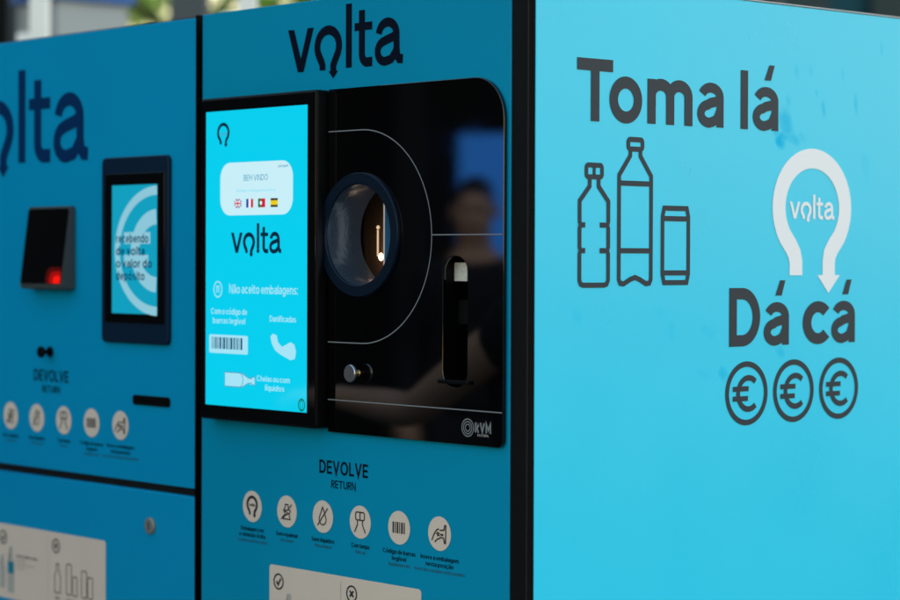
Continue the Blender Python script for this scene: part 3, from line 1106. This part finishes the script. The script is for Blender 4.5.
def instruction_label(par, x0, x1, z0, z1):
    b_ = bmesh.new()
    add_poly(b_, FR, rrect(x0, x1, z0, z1, .006, 5), T0)
    lb = obj('instruction_label', b_, M['label'], par)
    o_ = T1
    # ticks
    cx, cz = x0 + .0245, z1 - .0255
    b_ = bmesh.new()
    add_ribbon(b_, FR, arc(cx, cz, .0118, .0118, 0, 360, 30)[:-1], .0026, o_, True)
    add_ribbon(b_, FR, [(cx - .0055, cz), (cx - .001, cz - .005), (cx + .006, cz + .0055)], .0034, o_)
    obj('tick_mark', b_, M['label_ink'], lb)
    cx, cz = x0 + .2085, z1 - .0245
    b_ = bmesh.new()
    add_ribbon(b_, FR, arc(cx, cz, .0118, .0118, 0, 360, 30)[:-1], .0026, o_, True)
    add_ribbon(b_, FR, [(cx - .0045, cz - .0045), (cx + .0045, cz + .0045)], .0034, o_)
    add_ribbon(b_, FR, [(cx + .0045, cz - .0045), (cx - .0045, cz + .0045)], .0034, o_ + .0001)
    obj('cross_mark', b_, M['label_ink'], lb)
    b_ = bmesh.new()
    add_rect(b_, FR, x0 + .1815, x0 + .1823, z0 + .008, z1 - .008, o_)
    obj('divider', b_, M['label_grey'], lb)
    for k_, (dx_, w_, h_, dz_) in enumerate(((.022, .018, .062, .018), (.052, .022, .086, .012))):
        b_ = bmesh.new()
        add_poly(b_, FR, bottle_outline(x0 + dx_, z0 + dz_, w_, h_), o_)
        bt = obj('bottle_drawing', b_, M['label_grey'], lb)
        if k_ == 1:
            b_ = bmesh.new()
            add_rect(b_, FR, x0 + dx_ - .0105, x0 + dx_ + .0105, z0 + .048, z0 + .070, o_ + .0004)
            obj('bottle_band', b_, M['label_blue'], bt)
    for k_, (ln, cp) in enumerate((('Garrafas de plástico e latas', .0052), ('com o símbolo', .0045), ('Plastic bottles and cans', .0042), ('with symbol', .0042))):
        obj('label_text', text(ln, FR, x0 + .070, z1 - .058 - .0075 * k_, cp, o_, .14, .12, len(ln) * .0027, 'l'), M['label_ink' if k_ == 0 else 'label_grey'], lb)
    for k_, (dx_, w_, h_) in enumerate(((.214, .019, .052), (.252, .016, .055), (.272, .014, .034), (.302, .016, .048), (.322, .016, .038))):
        b_ = bmesh.new()
        pts = bottle_outline(x0 + dx_, z0 + .030, w_, h_) if k_ in (0,) else rrect(x0 + dx_ - w_ / 2, x0 + dx_ + w_ / 2, z0 + .030, z0 + .030 + h_, .003, 3)
        add_ribbon(b_, FR, pts, .0018, o_, True)
        obj('container_drawing', b_, M['label_ink'], lb)
    for dx_, lines in ((.214, ('Vidro', 'Glass')), (.262, ('Sem símbolo', 'No symbol')), (.315, ('Outros', 'Others'))):
        for k_, ln in enumerate(lines):
            obj('label_text', text(ln, FR, x0 + dx_, z0 + .018 - .008 * k_, .005, o_, .15, .12, len(ln) * .0032), M['label_ink'], lb)
    return lb


instruction_label(B, -.5942, -.2233, .918, 1.0580)

# ---- side print
sw = .195
T = .0006
b = bmesh.new()
for ch, u0, u1, v0 in (('T', .0974, .1712, 1.7478), ('o', .1639, .2327, 1.7485), ('m', .2440, .3423, 1.7492), ('a', .3532, .4127, 1.7496), ('l', .4519, .4689, 1.7496), ('á', .4803, .5409, 1.7497)):
    cap = .0905
    add_glyph(b, SD, ch, u0, v0, cap, T, sw, (u1 - u0) / (glyph(ch, sw)[1] * cap))
obj('slogan', b, M['ink_side'], B)
b = bmesh.new()
for ch, u0, u1, v0 in (('D', .4277, .5000, 1.4148), ('á', .5086, .5691, 1.4152), ('c', .6027, .6745, 1.4155), ('á', .6740, .7342, 1.4157)):
    cap = .0902
    add_glyph(b, SD, ch, u0, v0, cap, T, sw, (u1 - u0) / (glyph(ch, sw)[1] * cap))
obj('slogan', b, M['ink_side'], B)
obj('ring_logo', horseshoe(SD, .6254, 1.61, 1.0, T), M['white_print'], B)
obj('lettering', volta_logo(SD, .5693, 1.6135, .0385, T, 1.0), M['white_print'], B)
LW = .0076
# small ribbed bottle
b = bmesh.new()
L0, L1 = .1037, .1625
cxb = (L0 + L1) / 2
left = [(cxb - .0092, 1.6640), (cxb - .0092, 1.654), (L0, 1.6325), (L0, 1.603), (L0 + .0022, 1.598), (L0, 1.593), (L0, 1.566), (L0 + .0022, 1.561), (L0, 1.556), (L0, 1.518), (L0 + .0028, 1.5125), (L0 + .008, 1.511)]
right = [(2 * cxb - u, v) for u, v in left[::-1]]
add_ribbon(b, SD, left + right, LW, T)
add_ribbon(b, SD, rrect(cxb - .0160, cxb + .0160, 1.6675, 1.6845, .004, 4), LW * .95, T, True)
add_ribbon(b, SD, [(cxb, 1.6707), (cxb, 1.6813)], LW * .8, T)
for z in (1.598, 1.561):
    add_ribbon(b, SD, [(L0 + .0056, z), (L0 + .0115, z)], LW, T)
    add_ribbon(b, SD, [(L1 - .0175, z), (L1 - .0056, z)], LW, T)
obj('bottle_drawing', b, M['ink_side'], B)
# tall bottle
b = bmesh.new()
L0, L1 = .1848, .2528
cxb = (L0 + L1) / 2
left = [(cxb - .0108, 1.7070), (cxb - .0108, 1.7005), (L0, 1.6715), (L0, 1.519), (L0 + .003, 1.5135), (L0 + .010, 1.5125), (cxb - .010, 1.519), (cxb, 1.522)]
right = [(2 * cxb - u, v) for u, v in left[:-1][::-1]]
add_ribbon(b, SD, left + right, LW, T)
add_ribbon(b, SD, rrect(cxb - .0150, cxb + .0150, 1.7105, 1.7245, .004, 4), LW, T, True)
for z in (1.6600, 1.5612):
    add_ribbon(b, SD, [(L0 + LW / 2, z), (L1 - LW / 2, z)], LW, T)
obj('bottle_drawing', b, M['ink_side'], B)
# can
b = bmesh.new()
L0, L1 = .2778, .3345
add_ribbon(b, SD, [(L0 + .0035, 1.6250), (L1 - .0035, 1.6250), (L1, 1.6125), (L1, 1.5265), (L1 - .0035, 1.5140), (L0 + .0035, 1.5140), (L0, 1.5265), (L0, 1.6125)], LW, T, True)
for z in (1.6095, 1.5285):
    add_ribbon(b, SD, [(L0 + LW / 2, z), (L1 - LW / 2, z)], LW, T)
obj('can_drawing', b, M['ink_side'], B)
for cx in (.4690, .5812, .6938):
    b = bmesh.new()
    add_ribbon(b, SD, arc(cx, 1.3422, .0452, .0452, 0, 360, 64)[:-1], .0086, T, True)
    add_ribbon(b, SD, arc(cx + .0045, 1.3418, .0242, .0242, 48, 312, 36), .0088, T)
    add_ribbon(b, SD, [(cx - .0320, 1.3493), (cx + .0045, 1.3493)], .0078, T + .00006)
    add_ribbon(b, SD, [(cx - .0320, 1.3342), (cx + .0030, 1.3342)], .0078, T + .00006)
    obj('coin_drawing', b, M['ink_side'], B)

# ================================================================== MACHINE at the left
A = empty('bottle_return_machine', A_ROOT, 'blue return machine at left with small payment display, black code reader and split door', 'machine')
b = bmesh.new()
add_box(b, -1.578, -.8005, .020, .95, .06, 1.9535)
obj('cabinet', b, M['black'], A)
obj('plinth', box(-1.55, -.83, .06, .9, 0, .058, bev=.004), M['rubber'], A)
obj('edge_profile', box(-.8010, -.7975, -.0004, .0195, .06, 1.9530), M['rubber'], A)
obj('upper_door', plate([(-1.578, 1.1620), (-.8015, 1.1620), (-.8015, 1.9485), (-1.578, 1.9485)], [], FR, -.018, 0, .0014), M['front_blue_cast'], A)
ld = obj('lower_door', plate([(-1.578, .075), (-.8035, .075), (-.8035, 1.1475), (-1.578, 1.1475)], [], FR, -.018, 0, .0014), M['front_blue_cast'], A)
b = bmesh.new()
add_lathe(b, (-.930, -.0005, 1.0889), (0, -1, 0), [(.0145, 0), (.0145, .003), (.012, .0045), (.003, .0047)], 32, False, True)
lk = obj('door_lock', b, M['lock'], A)
obj('key_slit', box(-.9310, -.9290, -.0056, -.0053, 1.083, 1.095), M['rubber'], lk)
fpart('lettering', volta_logo(FR, -1.6185, 1.7225, .1705, T0), 'ink_deep', A)
# code reader: a wedge that leans out at the bottom
b = bmesh.new()
px0, px1, pz0, pz1 = -1.3120, -1.1690, 1.4905, 1.6400
prof = [(.0005, pz0), (.0250, pz0), (.0300, pz0 + .006), (.0110, pz1), (.0005, pz1)]
lv = [b.verts.new(FR(px0, z, o_)) for o_, z in prof]
rv = [b.verts.new(FR(px1, z, o_)) for o_, z in prof]
n = len(prof)
for i in range(n):
    j = (i + 1) % n
    b.faces.new((lv[i], lv[j], rv[j], rv[i]))
b.faces.new(lv[::-1])
b.faces.new(rv)
bmesh.ops.recalc_face_normals(b, faces=b.faces)
bmesh.ops.bevel(b, geom=list(b.edges), offset=.0022, segments=2, affect='EDGES')
rd = obj('code_reader', b, M['grey_plastic'], A)


def wedge(u, z, o_):       # on the leaning front of the reader
    k = (z - (pz0 + .006)) / (pz1 - pz0 - .006)
    return Vector((u, -(.0300 + (.0110 - .0300) * k + o_), z))


b = bmesh.new()
add_poly(b, wedge, rrect(px0 + .003, px1 - .003, pz0 + .010, pz1 - .004, .006, 5), .0008)
obj('reader_window', b, M['bezel'], rd)
for k, (mk, q) in enumerate((('red_dim', 1.0), ('red_mid', .74), ('red', .46))):  # nested emitters paint the LED's glow fading outwards in steps
    b = bmesh.new()
    add_poly(b, wedge, rrect(-1.1735 - .050 * q, -1.1735, 1.5015, 1.5015 + .029 * q, (.004 * q, .002, .006 * q, .017 * q), 6), .0012 + .0004 * k)
    red = obj('red_light', b, M[mk], rd)
# payment display
pd = obj('payment_display', plate(rrect(-1.0740, -.8695, 1.4000, 1.7225, .010, 5), [], FR, .0006, .0075, .002), M['navy'], A)
obj('display_bezel', plate(rrect(-1.0610, -.8795, 1.4350, 1.6935, .004, 4), [], FR, .0077, .0090, .0005), M['bezel'], pd)
p0 = .0096
X0, X1, Z0, Z1 = -1.0375, -.8995, 1.4515, 1.6735
b = bmesh.new()
add_rect(b, FR, X0, X1, Z0, Z1, p0)
obj('display_screen', b, M['a_scr'], pd)
b = bmesh.new()
add_ribbon(b, FR, arc(X1, 1.5600, .121, .103, 90, 270, 44), .0155, p0 + .0003)
ec = arc(X1, 1.5600, .066, .058, 92, 268, 30)
add_ribbon(b, FR, ec, .0260, p0 + .0003)
add_rect(b, FR, X1 - .100, X1 - .020, 1.5720, 1.5920, p0 + .0005)
add_rect(b, FR, X1 - .100, X1 - .026, 1.5330, 1.5530, p0 + .0005)
obj('euro_symbol', b, M['a_pale'], pd)
for k, ln in enumerate(('recebendo', 'de volta', 'o valor do', 'depósito')):
    obj('display_text', text(ln, FR, X0 + .014, 1.5740 - .0215 * k, .0150, p0 + .0009, .18, .12, len(ln) * .0110, 'l'), M['a_ink'], pd)
# button stud
b = bmesh.new()
add_lathe(b, (-1.2520, -.0006, 1.3765), (0, -1, 0), [(.0095, 0), (.0095, .003), (.0042, .004), (.0042, .0165)], 24)
bs = obj('button_stud', b, M['plastic'], A)
b = bmesh.new()
add_lathe(b, (-1.2520, -.0006, 1.3765), (0, -1, 0), [(.0042, .0166), (.0100, .0168), (.0105, .0180), (.0105, .0220), (.0095, .0230)], 28, True, True)
obj('stud_cap', b, M['plastic'], bs)
fpart('heading', text('DEVOLVE', FR, -1.2503, 1.3225, .0208, T0, .17, .13, .1170), 'ink', A)
fpart('subheading', text('RETURN', FR, -1.2503, 1.3022, .0122, T0, .15, .13, .0600), 'ink', A)
cs = obj('card_slot', plate(rrect(-.9835, -.8720, 1.2945, 1.3115, .006, 5), [], FR, .0006, .0030, .0008), M['plastic'], A)
obj('slot_mouth', plate(rrect(-.9760, -.8790, 1.3010, 1.3050, .0015, 3), [], FR, .0031, .0036, .0001), M['rubber'], cs)
icon_row(A, -1.4820, 1.2525, .09165, .0006)
instruction_label(A, -1.4402, -1.0693, .9110, 1.0495)


# ================================================================== PEOPLE in front of the machines (mirrored in the acrylic)
M['skin'] = mat('skin', (0.50, 0.30, 0.22), 0.5, 0, 0.4, 0.1, 120, 0.08, 10)
M['shirt_dark'] = mat('dark_shirt', (0.010, 0.011, 0.016), 0.85, 0, 0.2, 0.4, 300, 0.2, 10)
M['shirt_pale'] = mat('pale_shirt', (0.42, 0.44, 0.46), 0.85, 0, 0.2, 0.4, 300, 0.1, 10)
M['trousers'] = mat('trousers', (0.018, 0.020, 0.030), 0.85, 0, 0.2, 0.4, 300, 0.2, 10)
M['hair'] = mat('hair', (0.012, 0.008, 0.006), 0.6, 0, 0.3, 0.8, 200)
M['shoe'] = mat('shoe', (0.02, 0.02, 0.02), 0.5)
M['eye'] = mat('eye', (0.05, 0.04, 0.035), 0.2)


def skin_mesh(chains, mtx, sub=2):
    """Grow one surface along chains of (name, point, radius); shared names join up."""
    me = bpy.data.meshes.new('t')
    idx, pts, rad, eds = {}, [], [], []
    for ch in chains:
        prev = None
        for it in ch:
            if isinstance(it, str):
                i = idx[it]
            else:
                nm, p, r_ = it
                i = len(pts)
                idx[nm] = i
                pts.append(p)
                rad.append(r_)
            if prev is not None:
                eds.append((prev, i))
            prev = i
    me.from_pydata(pts, eds, [])
    o = bpy.data.objects.new('t', me)
    COL.objects.link(o)
    md = o.modifiers.new('s', 'SKIN')
    md.use_smooth_shade = True
    for i, (v, r_) in enumerate(zip(me.skin_vertices[0].data, rad)):
        v.radius = r_ if isinstance(r_, tuple) else (r_, r_)
        v.use_root = (i == 0)
    sb = o.modifiers.new('u', 'SUBSURF')
    sb.levels = sb.render_levels = sub
    bpy.context.view_layer.update()
    m2 = bpy.data.meshes.new_from_object(o.evaluated_get(bpy.context.evaluated_depsgraph_get()))
    b_ = bmesh.new()
    b_.from_mesh(m2)
    bpy.data.objects.remove(o)
    bpy.data.meshes.remove(me)
    bpy.data.meshes.remove(m2)
    bmesh.ops.transform(b_, matrix=mtx, verts=b_.verts)
    return b_


def hand_chain(side, wrist, direction, up):
    """Five fingers, slightly curled, from a wrist along a direction."""
    d = Vector(direction).normalized()
    u = Vector(up).normalized()
    s = d.cross(u).normalized()
    W = Vector(wrist)
    palm = W + d * .055
    out = [[side + 'wrist', (side + 'palm', tuple(palm), (.040, .020))]]
    for k, (lat, ln) in enumerate(((-.030, .066), (-.010, .078), (.011, .073), (.031, .058))):
        k0 = palm + d * .035 + s * lat
        out.append([side + 'palm', (side + 'f%da' % k, tuple(k0), .0105), (side + 'f%db' % k, tuple(k0 + d * ln * .45 - u * .006), .0092), (side + 'f%dc' % k, tuple(k0 + d * ln * .8 - u * .022), .0085), (side + 'f%dd' % k, tuple(k0 + d * ln * .98 - u * .036), .0075)])
    t0 = W + d * .03 - s * .036
    out.append([side + 'palm', (side + 't0', tuple(t0), .013), (side + 't1', tuple(t0 + d * .028 - s * .016 - u * .008), .011), (side + 't2', tuple(t0 + d * .052 - s * .020 - u * .018), .009)])
    return out


def person(loc, heading, label, H, larm, rarm, shirt, sleeves_long):
    s = H / 1.78
    r_ = empty('person', (loc[0], loc[1], 0), label, 'person', 'people before the machines')
    mt = Matrix.Translation((loc[0], loc[1], 0)) @ Matrix.Rotation(heading, 4, 'Z') @ Matrix.Scale(s, 4)
    hip = (0, 0, .95)
    ch = [[('pelvis', hip, (.150, .105)), ('waist', (0, .005, 1.10), (.135, .095)), ('chest', (0, .0, 1.30), (.165, .115)), ('collar', (0, -.01, 1.44), (.100, .075)),
           ('neck', (0, 0, 1.525), .055), ('jaw', (0, .022, 1.60), (.066, .075)), ('skull', (0, .012, 1.68), (.076, .092)), ('crown', (0, 0, 1.745), (.058, .070))],
          ['jaw', ('nose', (0, .105, 1.645), .012)]]
    arms = {}
    for sd_, arm, k in (('l', larm, -1), ('r', rarm, 1)):
        el, wr = arm
        ch.append(['collar', (sd_ + 'shoulder', (k * .185, -.01, 1.415), .062), (sd_ + 'upper', tuple((Vector((k * .185, -.01, 1.415)) + Vector(el)) / 2), .050), (sd_ + 'elbow', el, .041),
                   (sd_ + 'fore', tuple(Vector(el) * .6 + Vector(wr) * .4), .041), (sd_ + 'wrist', wr, .027)])
        dv = Vector(wr) - Vector(el)
        up = Vector((0, 0, 1)) if abs(dv.normalized().z) < .8 else Vector((0, 1, 0))
        up = (up - dv.normalized() * up.dot(dv.normalized())).normalized()
        ch += hand_chain(sd_, wr, dv, up)
        ch.append(['pelvis', (sd_ + 'hip', (k * .095, 0, .88), .085), (sd_ + 'knee', (k * .105, .015, .49), .058), (sd_ + 'calf', (k * .107, -.01, .34), .056), (sd_ + 'ankle', (k * .11, -.02, .085), .038), (sd_ + 'toe', (k * .125, .14, .035), .034)])
        arms[sd_] = (el, wr)
    obj('body', skin_mesh(ch, mt), M['skin'], r_, smooth=True)
    sh = [[('z', (0, .0, .84), (.200, .150)), ('a', (0, .0, .95), (.205, .155)), ('b', (0, .005, 1.10), (.190, .145)), ('c', (0, .0, 1.30), (.215, .165)), ('d', (0, -.008, 1.43), (.185, .150)), ('e', (0, -.004, 1.50), (.110, .100))]]
    for sd_, k in (('l', -1), ('r', 1)):
        el, wr = arms[sd_]
        S0 = Vector((k * .185, -.01, 1.415))
        E_ = Vector(el)
        c_ = ['d', (sd_ + '1', tuple(S0), .080), (sd_ + '2', tuple(S0 * .45 + E_ * .55), .070)] if sleeves_long else ['d', (sd_ + '1', tuple(S0), .092)]
        if sleeves_long:
            c_ += [(sd_ + '3', el, .056), (sd_ + '4', tuple(E_ * .1 + Vector(wr) * .9), .042)]
        else:
            c_ += [(sd_ + '3', tuple(S0 * .74 + E_ * .26), .074)]
        sh.append(c_)
    obj('shirt', skin_mesh(sh, mt), shirt, r_, smooth=True)
    tr_ = [[('a', (0, 0, .985), (.178, .135)), ('m', (0, 0, .90), (.175, .138))]]
    for sd_, k in (('l', -1), ('r', 1)):
        tr_.append(['m', (sd_ + '1', (k * .098, 0, .80), .100), (sd_ + '2', (k * .106, .012, .49), .076), (sd_ + '3', (k * .108, -.008, .30), .070), (sd_ + '4', (k * .11, -.015, .09), .058)])
        shoe = skin_mesh([[('a', (k * .11, -.055, .045), .044), ('b', (k * .115, .03, .045), .046), ('c', (k * .125, .15, .036), .040), ('d', (k * .128, .19, .03), .03)]], mt)
        obj('shoe', shoe, M['shoe'], r_, smooth=True)
    obj('trousers', skin_mesh(tr_, mt), M['trousers'], r_, smooth=True)
    hr = skin_mesh([[('a', (0, -.055, 1.59), (.060, .045)), ('b', (0, -.035, 1.69), (.084, .076)), ('c', (0, .004, 1.757), (.072, .085)), ('d', (0, .070, 1.748), (.055, .028))]], mt)
    obj('hair', hr, M['hair'], r_, smooth=True)
    for k in (-1, 1):
        b_ = bmesh.new()
        bmesh.ops.create_uvsphere(b_, u_segments=12, v_segments=8, radius=.011)
        bmesh.ops.translate(b_, verts=b_.verts, vec=(k * .031, .094, 1.672))
        bmesh.ops.transform(b_, matrix=mt, verts=b_.verts)
        obj('eye', b_, M['eye'], r_, smooth=True)
        b_ = skin_mesh([[('a', (k * .078, .0, 1.685), (.010, .018)), ('b', (k * .084, -.004, 1.655), (.009, .014)), ('c', (k * .080, .002, 1.630), (.008, .010))]], mt, 1)
        obj('ear', b_, M['skin'], r_, smooth=True)
    b_ = skin_mesh([[('a', (-.022, .088, 1.605), .006), ('b', (0, .095, 1.606), .008), ('c', (.022, .088, 1.605), .006)]], mt, 1)
    obj('mouth', b_, mat('lips', (0.30, 0.10, 0.08), 0.45), r_, smooth=True)


person((-1.08, -1.18), radians(90), 'person in dark t-shirt reaching out one bare arm, mirrored low in the black acrylic',
       1.76, ((-.26, .06, 1.13), (-.22, .24, .98)), ((.200, .290, 1.235), (.185, .545, 1.250)), M['shirt_dark'], False)
person((-4.48, -4.0), radians(-40), 'person in dark long sleeves standing before the tall blue board, mirrored in the acrylic', 1.86,
       ((-.25, -.02, 1.13), (-.24, .08, .88)), ((.25, -.02, 1.13), (.24, .08, .88)), M['shirt_dark'], True)
